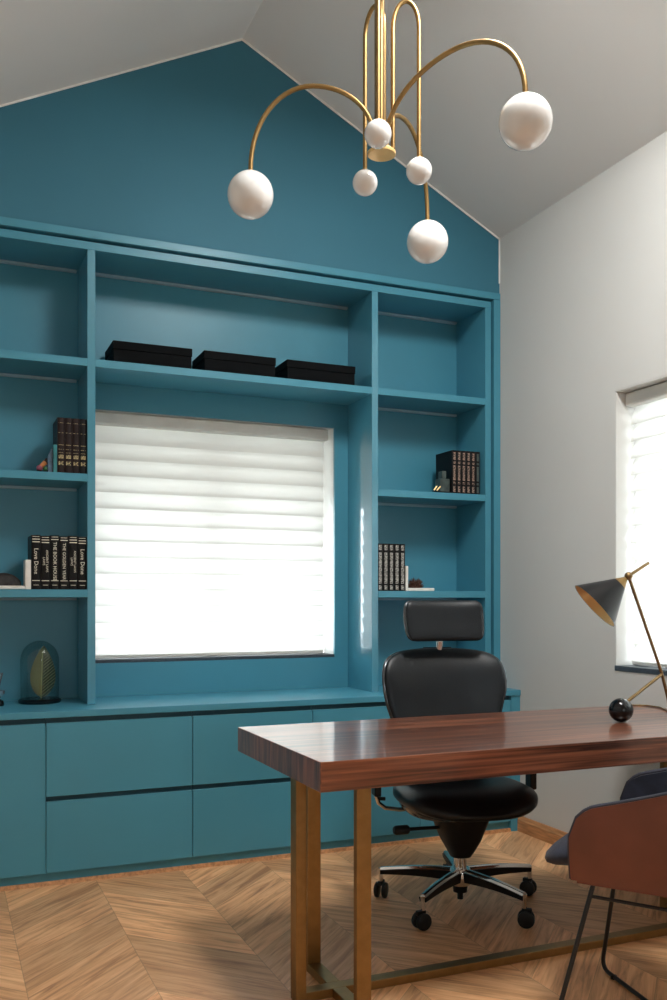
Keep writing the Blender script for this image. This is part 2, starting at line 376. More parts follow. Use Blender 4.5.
def blind(label, axis, a0, a1, z0, z1, d, into, pitch=.0788):
    """d: mid depth of the slats; into: direction (+1/-1) pointing outdoors along the depth axis"""
    if axis == 'x': root = thing('window_blind', label, 'window blind', ((a0+a1)/2, d, z0))
    else: root = thing('window_blind', label, 'window blind', (d, (a0+a1)/2, z0))
    def P(a, dd, z): return (a, d + into*dd, z) if axis == 'x' else (d + into*dd, a, z)
    def BX(mb, p0, p1, e0, e1, q0, q1, bev=0):
        A, B = P(p0, e0, q0), P(p1, e1, q1)
        mb.box(min(A[0],B[0]), max(A[0],B[0]), min(A[1],B[1]), max(A[1],B[1]), q0, q1, bev); return mb
    build('headrail', BX(MB(), a0, a1, -.035, .035, z1-.062, z1-.002, .006), M['headrail'], root, True)
    top = z1-.066; n = int((top-z0)/pitch)
    s = (top-z0-.022)/n
    for i in range(n):
        zt = top - i*s + .008; zb = top - (i+1)*s - .006
        m_ = MB(); front = []; back = []
        for k in range(9):
            t = k/8; dd = .017 - .034*t - .009*sin(pi*t); z = zt + (zb-zt)*t
            front.append((dd-.0007, z)); back.append((dd+.0007, z))
        prof = [((f_[0]+b__[0])/2, f_[1]) for f_, b__ in zip(front, back)]
        rr = [[P(a, p[0], p[1]) for p in prof] for a in (a0+.004, a1-.022)]
        m_.rings(rr, cap=False, closed=False)   # one layer of thin translucent fabric
        build('slat', m_, M['slat'], root, True, smooth=40)
    BX(mb := MB(), a0+.004, a1-.022, -.014, .014, z0+.001, z0+.022, .004); build('bottom_rail', mb, M['headrail'], root, True)
    c = MB()
    for a in (a0+.18, (a0+a1)/2, a1-.2): BX(c, a-.0008, a+.0008, .018, .0195, z0+.02, z1-.06)
    build('lift_cord', c, M['whitepaint'], root, True)
    return root
blind('wide white slatted blind closed over the window in the teal niche', 'x', WX0+.006, WX1-.022, WZ0+.018, WZ1-.004, YN+.068, +1)
# in the right wall 'a' is y; the gap beside the slats is at the far (larger y) end
blind('white slatted blind closed over the window behind the desk lamp', 'y', RY0+.01, RY1-.008, RZ0+.024, RZ1-.008, XR+.085, +1)

# unseen overhangs outdoors, added to shade the upper slats from the sky
struct('added_overhang_1', MB().box(-.8, 3.1, YN+.30, YN+1.0, 2.30, 2.40).box(-.8, 3.1, YN+.95, YN+1.0, 1.86, 2.30), M['wall'])
struct('added_overhang_2', MB().box(XR+.27, XR+1.3, -1.5, 4.6, 2.42, 2.52), M['wall'])

struct('ground', MB().box(-25, 25, -25, 30, -.2, -.11), M['paving'])
# frame on the right-hand slope, unseen, added to go with the overhead fill
def onslope(x): return zroof(x)
wy0, wy1, wx0, wx1 = 1.50, 2.65, 1.45, 2.25
ang = math.atan(SL); cxs = (wx0+wx1)/2
def sbox(mb, x0, x1, y0, y1, t0, t1):
    pts = [(x0, zroof(x0)-t1), (x1, zroof(x1)-t1), (x1, zroof(x1)-t0), (x0, zroof(x0)-t0)]
    mb.prism(pts, 'y', y0, y1); return mb
fm_ = MB()
for a in ((wx0, wx0+.05, wy0, wy1), (wx1-.05, wx1, wy0, wy1), (wx0, wx1, wy0, wy0+.05), (wx0, wx1, wy1-.05, wy1)): sbox(fm_, *a, .0, .03)
struct('window_4', fm_, M['whitepaint'])

# ------------------------------------------------------------------ built-in bookcase
bc = thing('bookcase', 'teal built-in bookcase framing the window, open shelves either side and above', 'bookcase', (1.1, YU, .757))
SH = .036
def P_(name, *a, m='teal', bev=.0012, parent=bc):
    return build(name, MB().box(*a, bev), M[m], parent, True)
UX = [(.626, .662), (2.082, 2.118)]     # central uprights
for (a, b_) in UX: P_('upright', a, b_, YU, YN, .757, 2.860, m='teal_gloss')
P_('upright', 2.778, 2.815, YU, YN, .757, 2.860)
P_('upright', XL+.002, XL+.04, YU, YN, .757, 2.860)
P_('top_panel', XL+.002, 2.815, YU, YN, 2.860, 2.897)
P_('back_panel', XL+.002, .644, YN, YN+.018, .757, 2.895, bev=0)
P_('back_panel', 2.10, 2.815, YN, YN+.018, .757, 2.895, bev=0)
bp = MB().box(.645, WX0, YN, YN+.018, .757, 2.895).box(WX1, 2.099, YN, YN+.018, .757, 2.895).box(WX0, WX1, YN, YN+.018, .757, WZ0).box(WX0, WX1, YN, YN+.018, WZ1, 2.895)
build('back_panel', bp, M['teal'], bc, True)
lining = MB().box(WX0-.018, WX0, YN+.0185, YN+.155, WZ0, WZ1).box(WX1, WX1+.018, YN+.0185, YN+.155, WZ0, WZ1).box(WX0, WX1, YN+.0185, YN+.155, WZ1, WZ1+.018)
wl = build('window_lining', lining, M['whitepaint'], bc, True); wl['label'] = 'white window reveal lining'
shelf_z = [2.357, 1.823, 1.288]
for z in shelf_z:
    P_('shelf', XL+.04, .626, YU, YN, z-SH, z)
    P_('shelf', 2.118, 2.778, YU, YN, z-SH, z)
P_('shelf', .662, 2.082, YU, YN, 2.357-SH, 2.357)
for (a, b_) in ((XL+.04, .626), (2.118, 2.778)):
    for z in [2.860] + [z-SH for z in shelf_z]:
        o = P_('light_strip', a+.01, b_-.01, YN-.022, YN-.001, z-.013, z-.0005, m='alu'); o['label'] = 'grey metal light channel'
o = P_('light_strip', .672, 2.072, YN-.022, YN-.001, 2.860-.013, 2.8595, m='alu'); o['label'] = 'grey metal light channel'

# ------------------------------------------------------------------ base cabinets + worktop
ct = build('countertop', MB().box(XL+.001, XR-.001, YC-.008, YN, .728, .757, .002), M['teal']); tag(ct, 'long teal worktop running under the bookcase and niche', 'countertop')
units = [(-.598, .4205, 'door'), (.4235, 1.0695, 'drawers'), (1.0725, 1.6645, 'drawers'), (1.6675, 2.258, 'drawers'), (2.261, 2.809, 'drawers')]
ulabels = ['teal base cabinet with plain doors at the far left below the worktop',
           'teal two-drawer base cabinet below the glass cloche and the left half of window',
           'teal two-drawer base cabinet under the window, left of the desk leg',
           'teal two-drawer base cabinet seen between the brass desk legs',
           'teal base cabinet in the right corner behind the office chair']
for (a, b_, kind), lab in zip(units, ulabels):
    c = thing('base_cabinet', lab, 'cabinet', ((a+b_)/2, YC, 0), group='teal base cabinets under the worktop')
    build('carcass', MB().box(a, b_, YC+.022, YN, .055, .727), M['teal'], c, True)
    build('plinth', MB().box(a-.0015, b_+.0015, YC+.02, YC+.035, .0, .054), M['teal'], c, True)
    build('grip_gap_strip', MB().box(a, b_, YC+.018, YC+.0215, .690, .7275), M['teal_gap'], c, True)  # dark strip standing for the shade in the grip gap
    if kind == 'door':
        mid = (a+b_)/2
        build('door', MB().box(a, mid-.0015, YC, YC+.018, .055, .704, .0012), M['teal'], c, True)
        build('door', MB().box(mid+.0015, b_, YC, YC+.018, .055, .704, .0012), M['teal'], c, True)
    else:
        build('drawer', MB().box(a, b_, YC, YC+.018, .055, .363, .0012), M['teal'], c, True)
        build('drawer', MB().box(a, b_, YC, YC+.018, .386, .704, .0012), M['teal'], c, True)
        build('grip_gap_strip', MB().box(a, b_, YC+.018, YC+.0215, .350, .400), M['teal_gap'], c, True)
o = build('filler_panel', MB().box(2.812, XR-.001, YC, YC+.03, .0, .727), M['teal']); tag(o, 'narrow teal filler strip between corner cabinet and white wall', 'panel')

# ------------------------------------------------------------------ desk
DX0, DX1, DY0, DY1, DZ = 1.0, 2.866, 2.43, 3.225, .776
desk = thing('desk', 'long walnut desk on brass bar legs, reaching to the right wall', 'desk', ((DX0+DX1)/2, (DY0+DY1)/2, 0))
build('desktop', MB().box(DX0, DX1, DY0, DY1, DZ-.088, DZ, .0025, 2), M['walnut'], desk, True)
LB = DZ-.0885
for (x0, x1, y0, y1) in ((.992+.012, 1.026+.012, 2.635, 2.685), (1.125, 1.172, 2.845, 2.870), (1.125, 1.172, 2.452, 2.477),
                          (2.80, 2.834, 2.635, 2.685), (2.65, 2.70, 2.845, 2.870), (2.65, 2.70, 2.452, 2.477)):
    build('leg', MB().box(x0, x1, y0, y1, 0, LB, .0015), M['brass'], desk, True)
build('floor_bar', MB().box(1.038, 2.80, 2.637, 2.683, 0, .028, .0015), M['brass'], desk, True)
build('floor_bar', MB().box(1.126, 1.171, 2.477, 2.6365, 0, .028, .0015).box(1.126, 1.171, 2.6835, 2.845, 0, .028, .0015), M['brass'], desk, True)
build('floor_bar', MB().box(2.651, 2.699, 2.477, 2.6365, 0, .028, .0015).box(2.651, 2.699, 2.6835, 2.845, 0, .028, .0015), M['brass'], desk, True)

# ------------------------------------------------------------------ office chair
def sgn(v, p): return copysign(abs(v)**p, v)
def pad(zs, hw, yc, th, bend=0., seg=40, e=.55, lean=0):
    """upholstered slab standing in z: hw(z) half width, yc(z) middle, th(z) half thickness, edges pulled to -y by bend"""
    rs = []
    for z in zs:
        w_, t_, y_ = hw(z), th(z), yc(z); r = []
        for k in range(seg):
            a = 2*pi*k/seg; x = w_*sgn(cos(a), e); u = x/max(w_, 1e-4)
            y = y_ + t_*sgn(sin(a), .8) - bend*abs(x/.25)**2.2
            r.append((x, y, z))
        rs.append(r)
    return MB().rings(rs)
def cosp(a, b_, n): return [(a+b_)/2 - (b_-a)/2*cos(pi*i/n) for i in range(n+1)]
oc = thing('office_chair', 'black leather swivel chair with headrest and chrome star base behind desk', 'office chair', (1.946, 3.235, 0), radians(-11))
# star base
hub = MB().lathe([(.0, .085), (.040, .085), (.046, .10), (.048, .135), (.040, .152), (.0, .152)])
build('base_hub', hub, M['chrome'], oc, smooth=40)
build('gas_lift', MB().lathe([(0, .15), (.026, .15), (.026, .22), (0, .22)]), M['chrome'], oc, smooth=40)
o = build('lift_sleeve', MB().lathe([(0, .055), (.028, .055), (.031, .088), (0, .088)], seg=24).lathe([(0, .025), (.012, .025), (.012, .056), (0, .056)], seg=16), M['plastic'], oc, smooth=40)
for k, ang in enumerate((1, 73, 145, 217, 289)):
    a = radians(ang - 1 + 11 - 2); d = Vector((cos(a), sin(a), 0)); n = Vector((-sin(a), cos(a), 0)); up = Vector((0,0,1))
    R = .330
    rs = []; rb = []
    for i in range(9):
        t = i/8; p = d*(.035+(R-.035)*t); z = .142 - .022*t + .006*sin(pi*t); w_ = .026 - .010*t
        rs.append([p + n*w_*x_ + up*(z+zz) for x_, zz in ((-.75, .0), (-.55, .009), (0, .012), (.55, .009), (.75, 0), (0, -.003))])
        hh = .040 - .022*t
        rb.append([p + n*w_*x_ + up*(z+zz) for x_, zz in ((-1, -.001), (1, -.001), (.8, -hh), (-.8, -hh))])
    lg = build('base_leg', MB().rings(rs), M['chrome'], oc, smooth=50)
    build('leg_underside', MB().rings(rb), M['plastic'], lg, smooth=40)
    c = d*R
    st = build('caster', MB().lathe([(0, .072), (.009, .072), (.0095, .125), (0, .125)], c=c, seg=16), M['chrome'], oc, smooth=40)
    ca = a + radians(40 + 67*k); cd = Vector((cos(ca), sin(ca), 0)); cc = c + up*.0325 + Vector((-sin(ca), cos(ca), 0))*.006
    wm = MB()
    for s_ in (-1, 1):
        q = cc + cd*s_*.0165
        wm.lathe([(0, -.0105), (.022, -.0105), (.031, -.006), (.0325, 0), (.031, .006), (.020, .0095), (.0, .0105)], c=q, seg=28, axis=cd)
    build('wheel', wm, M['plastic'], st, smooth=40)
    build('wheel_hood', MB().box(-.010, .010, -.010, .028, .052, .0725, .004, 2), M['plastic'], st)
    st.children[-1].data.transform(Matrix.Translation(c) @ Matrix.Rotation(ca, 4, 'Z'))
# mechanism
mech = []
for (z, rx, ry) in ((.195, .012, .014), (.20, .040, .045), (.23, .055, .07), (.27, .078, .09), (.32, .098, .105), (.37, .118, .12), (.405, .125, .125)):
    mech.append([(rx*sgn(cos(2*pi*k/28), .75), ry*sgn(sin(2*pi*k/28), .75)-.0, z) for k in range(28)])
build('tilt_mechanism', MB().rings(mech), M['plastic'], oc, smooth=40)
lv = build('lever', MB().tube([(-.07, -.02, .325), (-.18, -.03, .327), (-.235, -.035, .327)], .0075), M['plastic'], oc, smooth=40)
build('lever_knob', MB().lathe([(0, -.034), (.014, -.034), (.0185, -.028), (.0185, .022), (.013, .03), (0, .03)], c=(-.262, -.037, .327), axis=(-1, -.07, 0), seg=18), M['plastic'], lv, smooth=40)
# seat
seat = []
zs = cosp(.405, .515, 14)
for z in zs:
    t = (z-.46)/.0555; f = max(0, 1-abs(t)**2.6)**(1/2.6)
    r = []
    for k in range(56):
        a = 2*pi*k/56; x = (.045+.232*f)*sgn(cos(a), .72); y = (.04+.212*f)*sgn(sin(a), .72) - .045
        dip = -.012*(1-min(1, (x/.2)**2)) if z > .46 else 0
        front = -.020*max(0, (-y-.12)/.14)**2
        r.append((x, y, z + dip + front + .010*max(0, (y-.1)/.1)))
    seat.append(r)
build('seat', MB().rings(seat), M['leather'], oc, smooth=60)
sp = []
for (z, f) in ((.392, .80), (.398, .90), (.415, .95), (.43, .965)):
    sp.append([(.265*f*sgn(cos(2*pi*k/48), .72), .235*f*sgn(sin(2*pi*k/48), .72)-.04, z) for k in range(48)])
build('seat_pan', MB().rings(sp), M['shell'], oc, smooth=40)
# backrest
def bw(z):
    # half width profile
    P0 = [(.50, .10), (.52, .15), (.56, .178), (.64, .198), (.72, .222), (.78, .243), (.85, .258), (.91, .262), (.955, .255), (.985, .240), (1.005, .215), (1.018, .18), (1.026, .13), (1.030, .06)]
    for i in range(len(P0)-1):
        (a, wa), (c, wc) = P0[i], P0[i+1]
        if z <= c:
            t = max(0, (z-a)/(c-a)); return wa + (wc-wa)*t
    return .06
def by(z): return .215 + .055*((z-.78)/.25)**2*(1 if z > .78 else .2) - .035*max(0, 1-abs(z-.66)/.14)
zs = [.50, .508, .52, .54, .57, .60, .64, .68, .72, .76, .80, .85, .89, .92, .94, .958, .972, .985, .996, 1.005, 1.012, 1.018, 1.023, 1.0265, 1.030]
def bth(z): return .034*max(.06, 1-abs((z-.765)/.268)**6)**.5
build('backrest', pad(zs, lambda z: bw(z)*1.03, by, bth, bend=.045), M['leather'], oc, smooth=60)
zs2 = [z + .004*(z-.765)/.26 for z in zs]
build('back_shell', pad(zs2, lambda z: bw(z)*1.07, lambda z: by(z)+.022, lambda z: bth(z)*.8, bend=.052), M['shell'], oc, smooth=60)
build('back_bracket', MB().tube([(0, .09, .375), (0, .19, .365), (0, .262, .42), (0, .280, .52), (0, .272, .66)], .028, 12, ry=.012), M['plastic'], oc, smooth=40)
build('headrest_post', MB().tube([(-.0, .285, .90), (0, .272, 1.00), (0, .25, 1.10)], .0095, 12).tube([(.0, .266, 1.022), (0, .258, 1.062)], .014, 12), M['chrome'], oc, smooth=40)
def hw(z): t = abs((z-1.152)/.087); return .136 + .038*max(0, 1-t**5)**.5 - .004*(z < 1.152)*t
zs = cosp(1.065, 1.239, 18)
def hy(z): return .215 - .020*((z-1.15)/.087)*-1 + .012*((z-1.152)/.087)**2*-1
def hth(z): return .030*max(.02, 1-abs((z-1.152)/.0872)**3.2)**.5
build('headrest', pad(zs, hw, hy, hth, bend=.065, e=.5), M['leather'], oc, smooth=60)
build('headrest_shell', pad([z for z in zs], lambda z: hw(z)*1.035, lambda z: hy(z)+.02, lambda z: hth(z)*.75, bend=.075, e=.5), M['shell'], oc, smooth=60)
# armrests
for s_ in (-1, 1):
    br = build('armrest', MB().tube([(s_*.17, .06, .388), (s_*.24, .06, .386), (s_*.300, .06, .396), (s_*.328, .06, .418), (s_*.338, .06, .448)], .013, 12, ry=.009), M['chrome'], oc, smooth=40)
    build('armrest_post', MB().box(s_*.336-.014, s_*.336+.014, .03, .09, .446, .655, .006, 2).tube([(s_*.30, .06, .432), (s_*.335, .06, .435)], .008, 8), M['plastic'], br)
    build('armrest_pad', MB().box(s_*.33-.038, s_*.33+.038, -.09, .13, .655, .680, .012, 3), M['leather'], br, smooth=50)

# ------------------------------------------------------------------ guest chair
gc = thing('guest_chair', 'tan leather tub chair with navy lining and thin black wire legs', 'chair', (1.995, 2.103, 0), radians(35.4))
HW, YFr, YBk = .30, .222, -.33
path = []
n1 = 16
for i in range(n1): path.append((-HW, YFr - (YFr+.10)*i/n1))
R_ = .23
for i in range(9): a = pi + (pi/2)*i/8; path.append((-HW+R_+R_*cos(a), -.10+R_*sin(a)))
for i in range(1, 8): path.append((-HW+R_ + (2*HW-2*R_)*i/8, -.33))
for i in range(9): a = -pi/2 + (pi/2)*i/8; path.append((HW-R_+R_*cos(a), -.10+R_*sin(a)))
for i in range(1, n1+1): path.append((HW, -.10 + (YFr+.10)*i/n1))
def topz(x, y):
    back = max(0, (YFr-y)/(YFr-YBk)); z = .648 + .17*back**1.15
    if abs(x) > HW-.001 or y > -.05:
        d = YFr - y; rr = .075
        if d < rr: z -= rr - sqrt(max(0, rr*rr-(rr-d)**2))
    return z
def shell_strip(off, z0, thick, topoff=0):
    """vertical wall following the path, offset inwards by off"""
    rs = []
    for i, (x, y) in enumerate(path):
        a = Vector(path[max(0, i-1)]); b_ = Vector(path[min(len(path)-1, i+1)]); t = (b_-a).normalized(); inn = Vector((-t.y, t.x))
        zt = topz(x, y) + topoff; outer = []; inner = []
        for k in range(11):
            f = k/10; z = z0 + (zt-z0)*f
            lean = .018*(1-f)**2 + .0*f
            # splay at the front edge: bottom corner pushed forward
            fw = .0
            o_ = Vector((x, y)) + inn*(off+lean); q = Vector((x, y)) + inn*(off+lean+thick)
            outer.append((o_.x, o_.y+fw, z)); inner.append((q.x, q.y+fw, z))
        rs.append(outer + inner[::-1])
    return MB().rings(rs)
sh = build('shell', shell_strip(0, .450, .010), M['tan'], gc, smooth=50); sh['label'] = 'tan leather outer shell'
ln = build('lining', shell_strip(.0105, .452, .022, -.002), M['velvet'], gc, smooth=50); ln['label'] = 'navy velvet inner lining'
pp = []
for i, (x, y) in enumerate(path):
    a = Vector(path[max(0, i-1)]); b_ = Vector(path[min(len(path)-1, i+1)]); t = (b_-a).normalized(); inn = Vector((-t.y, t.x))
    q = Vector((x, y)) + inn*.012; pp.append((q.x, q.y, topz(x, y)+.001))
st_ = []
for k in range(5): st_.append((pp[0][0]+.018*(1-k/5)**2, pp[0][1]+.001, .452 + (pp[0][2]-.452)*k/5))
en_ = [(-x, y, z) for (x, y, z) in st_][::-1]
build('piping', MB().tube(st_ + pp + en_, .0075, 8), M['cushion_piping'], gc, smooth=60)
# underside pan
pr_ = [(p[0]*.90, p[1]*.94) for p in path]
build('seat_base', MB().prism(pr_, 'z', .440, .462), M['tan'], gc)
cu = []
for z in cosp(.448, .552, 12):
    t = (z-.500)/.0525; f = max(0, 1-abs(t)**2.4)**(1/2.4); r = []
    for k in range(48):
        a = 2*pi*k/48; x = (.04+.215*f)*sgn(cos(a), .62); y = (.05+.262*f)*sgn(sin(a), .62) + .048
        zz = z - (.045*max(0, (y-.22)/.14)**1.5)
        r.append((x, y, zz))
    cu.append(r)
o = build('seat_cushion', MB().rings(cu), M['velvet'], gc, smooth=60)
# wire frame
def arc3(p, q, c, n=6):
    p, q, c = Vector(p), Vector(q), Vector(c)
    return [p*(1-t)**2 + c*2*t*(1-t) + q*t*t for t in [i/n for i in range(n+1)]]
for s_ in (-1, 1):
    foot = Vector((s_*.2525, .28, .0085)); top = Vector((s_*.126, .19, .446)); tgt = Vector((-s_*.245, -.215, .0085)); rt = Vector((-s_*.15, -.16, .446))
    if s_ < 0: pass
    u1 = (top-foot).normalized(); u2 = (tgt-foot).normalized(); u3 = (rt-tgt).normalized()
    pts = [top] + arc3(foot+u1*.05, foot+u2*.05, foot) + arc3(tgt-u2*.05, tgt+u3*.05, tgt) + [rt]
    build('leg', MB().tube(pts, .0070, 10), M['black'], gc, smooth=60)
    g_ = foot + u2*.075
    build('glide', MB().lathe([(0, -.0082), (.0095, -.0082), (.0105, .004), (0, .006)], c=(g_.x, g_.y, .0083), seg=14), M['plastic'], gc, smooth=40)
    build('side_rail', MB().tube([(s_*.147, .207, .370), (s_*.162, -.17, .370)], .0055, 8), M['black'], gc, smooth=60)

# ------------------------------------------------------------------ desk lamp
lamp = thing('desk_lamp', 'black cone desk lamp on thin brass rods with a black ball foot', 'desk lamp', (2.45, 2.79, DZ))
ball = (2.3774, 2.7785, DZ+.0458)
build('ball_foot', MB().sphere(ball, .0455), M['gloss_black'], lamp, True, smooth=60)
joint = Vector((2.4196, 2.7857, 1.3317)); junc = Vector((2.6123, 2.8162, .9487)); foot = Vector((2.6653, 2.8239, .800)); 
o = build('stem', MB().tube([joint, junc, foot + (foot-junc)*.06], .0062, 12), M['brass_dark'], lamp, True, smooth=60)
build('brace_rod', MB().tube([Vector(ball)+Vector((.028, .004, .028)), junc], .0062, 12), M['brass_dark'], lamp, True, smooth=60)
build('stem_foot', MB().lathe([(0, .0), (.014, 0), (.016, .006), (.013, .018), (0, .022)], c=(foot.x+.003, foot.y, DZ+.0005), seg=20), M['brass_dark'], lamp, True, smooth=50)
build('joint', MB().sphere(joint, .0155, 20, 12), M['brass_dark'], lamp, True, smooth=60)
rimc = Vector((2.3045, 2.8423, 1.217)); ax = (rimc-joint).normalized()
cone_len = (rimc-joint).length
tail = joint + Vector((.113, .018, .052))
build('tail_rod', MB().tube([joint, tail], .0058, 12), M['brass_dark'], lamp, True, smooth=60)
RR = .106
def cone(t0, t1, th=.0016):
    return MB().lathe([(RR*t0, cone_len*t0), (RR*t1, cone_len*t1), (RR*t1-th, cone_len*t1), (max(.0005, RR*t0-th), cone_len*t0)], c=joint, seg=48, axis=ax)
build('shade_collar', cone(.04, .27), M['brass'], lamp, True, smooth=40)
shd = build('lamp_shade', cone(.27, 1.0), M['shade_black'], lamp, True, smooth=40); shd['label'] = 'black outer cone'
o = build('shade_lining', MB().lathe([(RR*.27-.0022, cone_len*.27), (RR-.0022, cone_len*1.0-.0005), (RR-.0034, cone_len*1.0-.0005), (RR*.27-.0034, cone_len*.27)], c=joint, seg=48, axis=ax), M['brass_plate'], lamp, True, smooth=40); o['label'] = 'brass coloured inside of the shade'
build('bulb', MB().sphere(joint+ax*cone_len*.55, .024, 20, 12), M['opal'], lamp, True, smooth=60)
cz = DZ+.0035
build('power_cord', MB().tube([(2.68, 2.83, cz), (2.74, 2.90, cz), (2.80, 3.0, cz), (2.845, 3.08, cz), (2.84, 3.15, cz), (2.79, 3.19, cz), (2.70, 3.205, cz)], .003, 8), M['brass_dark'], lamp, True, smooth=60)

# ------------------------------------------------------------------ chandelier
CX, CY = 1.353, 2.752
ch = thing('chandelier', 'brass chandelier with arched arms and white glass globes hanging from ridge', 'chandelier', (CX, CY, 2.72))
zr = zroof(CX)
zc_ = ZA - .5*abs(CX-XA)
build('ceiling_canopy', MB().lathe([(0, zr-.045), (.055, zr-.045), (.062, zr-.035), (.062, zr-.004), (0, zr-.004)], c=(CX, CY, 0)), M['brass'], ch, True, smooth=40)
build('stem', MB().tube([(CX-.008, CY, 2.745), (CX-.008, CY, zr-.03)], .017, 18), M['brass_dark'], ch, True, smooth=60)
build('collar_plate', MB().lathe([(0, 2.722), (.046, 2.722), (.047, 2.726), (.047, 2.732), (.012, 2.760), (0, 2.762)], c=(CX, CY, 0), seg=36), M['brass_plate'], ch, True, smooth=40)
GR = .0775; SR = .0435
big = [(.9535, 2.9313, 2.5929, 2.955), (1.5579, 2.2265, 2.6235, 2.945), (1.6677, 3.0062, 2.5723, 2.93)]
for (x, y, z, zp) in big:
    d = Vector((x-CX, y-CY, 0)); Rr = d.length; d.normalize(); p0 = .024
    zb0, zb1 = 2.765, z+GR-.003; pts = []
    pts.append((CX+d.x*p0*.9, CY+d.y*p0*.9, 2.745))
    for i in range(29):
        a = pi*i/28; rho = (p0+Rr)/2 - (Rr-p0)/2*cos(a)
        zb = zb0 if a < pi/2 else zb1
        pts.append((CX+d.x*rho, CY+d.y*rho, zb + (zp-zb)*sin(a)**.92))
    arm = build('arm', MB().tube(pts, .0080, 12), M['brass'], ch, True, smooth=60)
    build('globe', MB().sphere((x, y, z), GR, 40, 24), M['opal'], arm, True, smooth=80)
    build('globe_cap', MB().lathe([(0, z+GR+.004), (.012, z+GR+.004), (.024, z+GR-.004), (.0, z+GR-.006)], c=(x, y, 0), seg=20), M['brass'], arm, True, smooth=40)
small = [(1.2793, 2.6286, 2.7207, 3.25), (1.3477, 2.8713, 2.6784, 3.262), (1.4662, 2.7009, 2.6684, 3.235)]
for q, (x, y, z, zp) in enumerate(small):
    d = Vector((x-CX, y-CY, 0)); Rr = d.length; d.normalize()
    inn = Vector((CX, CY, 0)) + d*.028
    if q == 1: inn = Vector((CX+.02, CY+.022, 0))
    if q == 2: inn = Vector((CX+.036, CY-.012, 0))
    e = Vector((x, y, 0)); hr = (e-inn).length/2; mid = (e+inn)/2; dd = (e-inn).normalized()
    pts = [(inn.x, inn.y, 2.745), (inn.x, inn.y, 2.95)]
    for i in range(17):
        a = pi*i/16; pp_ = mid - dd*hr*cos(a); pts.append((pp_.x, pp_.y, zp-.09+.09*sin(a)))
    pts += [(x, y, 2.95), (x, y, z+SR-.003)]
    rod = build('hairpin_rod', MB().tube(pts, .0074, 12), M['brass'], ch, True, smooth=60)
    build('globe', MB().sphere((x, y, z), SR, 32, 20), M['opal'], rod, True, smooth=80)
    build('globe_cap', MB().lathe([(0, z+SR+.003), (.010, z+SR+.003), (.016, z+SR-.003), (.0, z+SR-.005)], c=(x, y, 0), seg=20), M['brass'], rod, True, smooth=40)

# ------------------------------------------------------------------ books
def spine_text(parent, txt, size, x, y, z, m, vertical=True, w=None):
    cu_ = bpy.data.curves.new('lettering', 'FONT'); cu_.body = txt; cu_.size = size; cu_.extrude = .0004; cu_.align_x = 'CENTER'; cu_.align_y = 'CENTER'; cu_.resolution_u = 2
    t = bpy.data.objects.new('tmp', cu_); COL.objects.link(t)
    dg = bpy.context.evaluated_depsgraph_get(); me = bpy.data.meshes.new_from_object(t.evaluated_get(dg)); bpy.data.objects.remove(t)
    me.transform(Matrix.Translation((x, y, z)) @ (Matrix.Rotation(radians(90), 4, 'Y') if vertical else Matrix.Identity(4)) @ Matrix.Rotation(radians(90), 4, 'X'))
    o = bpy.data.objects.new('spine_lettering', me); COL.objects.link(o); o.parent = parent; me.materials.clear(); me.materials.append(m); return o
def book(label, group, x0, x1, y0, z0, h, depth, cover, foil, style, lean=0):
    b_ = thing('book', label, 'book', ((x0+x1)/2, y0, z0), group=group)
    w2 = (x1-x0)/2 - .0005; m_ = MB(); th = .0028
    m_.box(-w2, -w2+th, .002, depth, 0, h, .0008).box(w2-th, w2, .002, depth, 0, h, .0008)
    # rounded spine
    rs = []
    for z in (0, h):
        r = []
        for k in range(9):
            a = pi*k/8; r.append((-w2*cos(a), .006 - .0065*sin(a), z))
        for k in range(9):
            a = pi*(8-k)/8; r.append((-(w2-th)*cos(a), .0085 - .006*sin(a), z))
        rs.append(r)
    m_.rings(rs)
    build('cover', m_, cover, b_, smooth=40)
    pg_ = build('page_block', MB().box(-w2+th, w2-th, .009, depth-.006, .004, h-.004), M['paper'], b_)
    fm = MB()
    def band(z, hh, ww=1.0): fm.box(-w2*.82*ww, w2*.82*ww, -.0014, .004, z, z+hh)
    if style in ('A', 'B', 'C', 'D'):
        band(h*.915, .0035); band(h*.965, .002, .9); band(h*.155, .003); band(h*.075, .002, .7)
        if style in 'AB': band(h*.865, .004)
    elif style == 'tan':
        for z, hh in ((.04, .14), (.22, .05), (.31, .34), (.69, .05), (.78, .17)): band(h*z, h*hh, .55)
    elif style == 'silver':
        for z, hh in ((.03, .09), (.15, .66), (.86, .11)): band(h*z, h*hh, .62)
    elif style == 'gold':
        for z in (.26, .14): band(h*z, h*.065, .8)
        for z in (.36, .42, .50, .72, .9): band(h*z, .002, .9)
    bd = build('spine_foil', fm, foil, b_)
    return b_
Z3 = 1.288; Z2 = 1.823
g1 = 'black lettered volumes on the lower left shelf'
left3 = [('A', 'Love Done'), ('B', 'ANCIENT LAWS\nLAWS'), ('C', 'THE BOOK HOUSE'), ('D', 'THE GOLDEN YEAR'), ('B', 'ANCIENT LAWS\nLAWS'), ('A', 'Love Done')]
x = .3800; wd = (.6255-.380)/6
plc = ['first black volume beside the white bookend on the lower left shelf, large pale title', 'second black volume from the white bookend on the lower left shelf, small two-line title',
       'third black volume from the white bookend on the lower left shelf, dense pale lettering', 'fourth black volume from the white bookend on the lower left shelf, dense pale lettering',
       'fifth black volume from the white bookend, next to last before the upright, two-line title', 'last black volume of the lower left shelf, large pale title, against the upright']
for i, (st, tx) in enumerate(left3):
    b_ = book(plc[i], g1, x, x+wd, YU+.012, Z3+.0005, .247-.003*(i % 2), .19, M['bookblack'], M['foil'], st)
    sz = {'A': .026, 'B': .014, 'C': .021, 'D': .019}[st]
    spine_text(b_, tx, sz, 0, -.0010, .128, M['foil'])
    x += wd
g2 = 'dark maroon volumes on the upper left shelf'
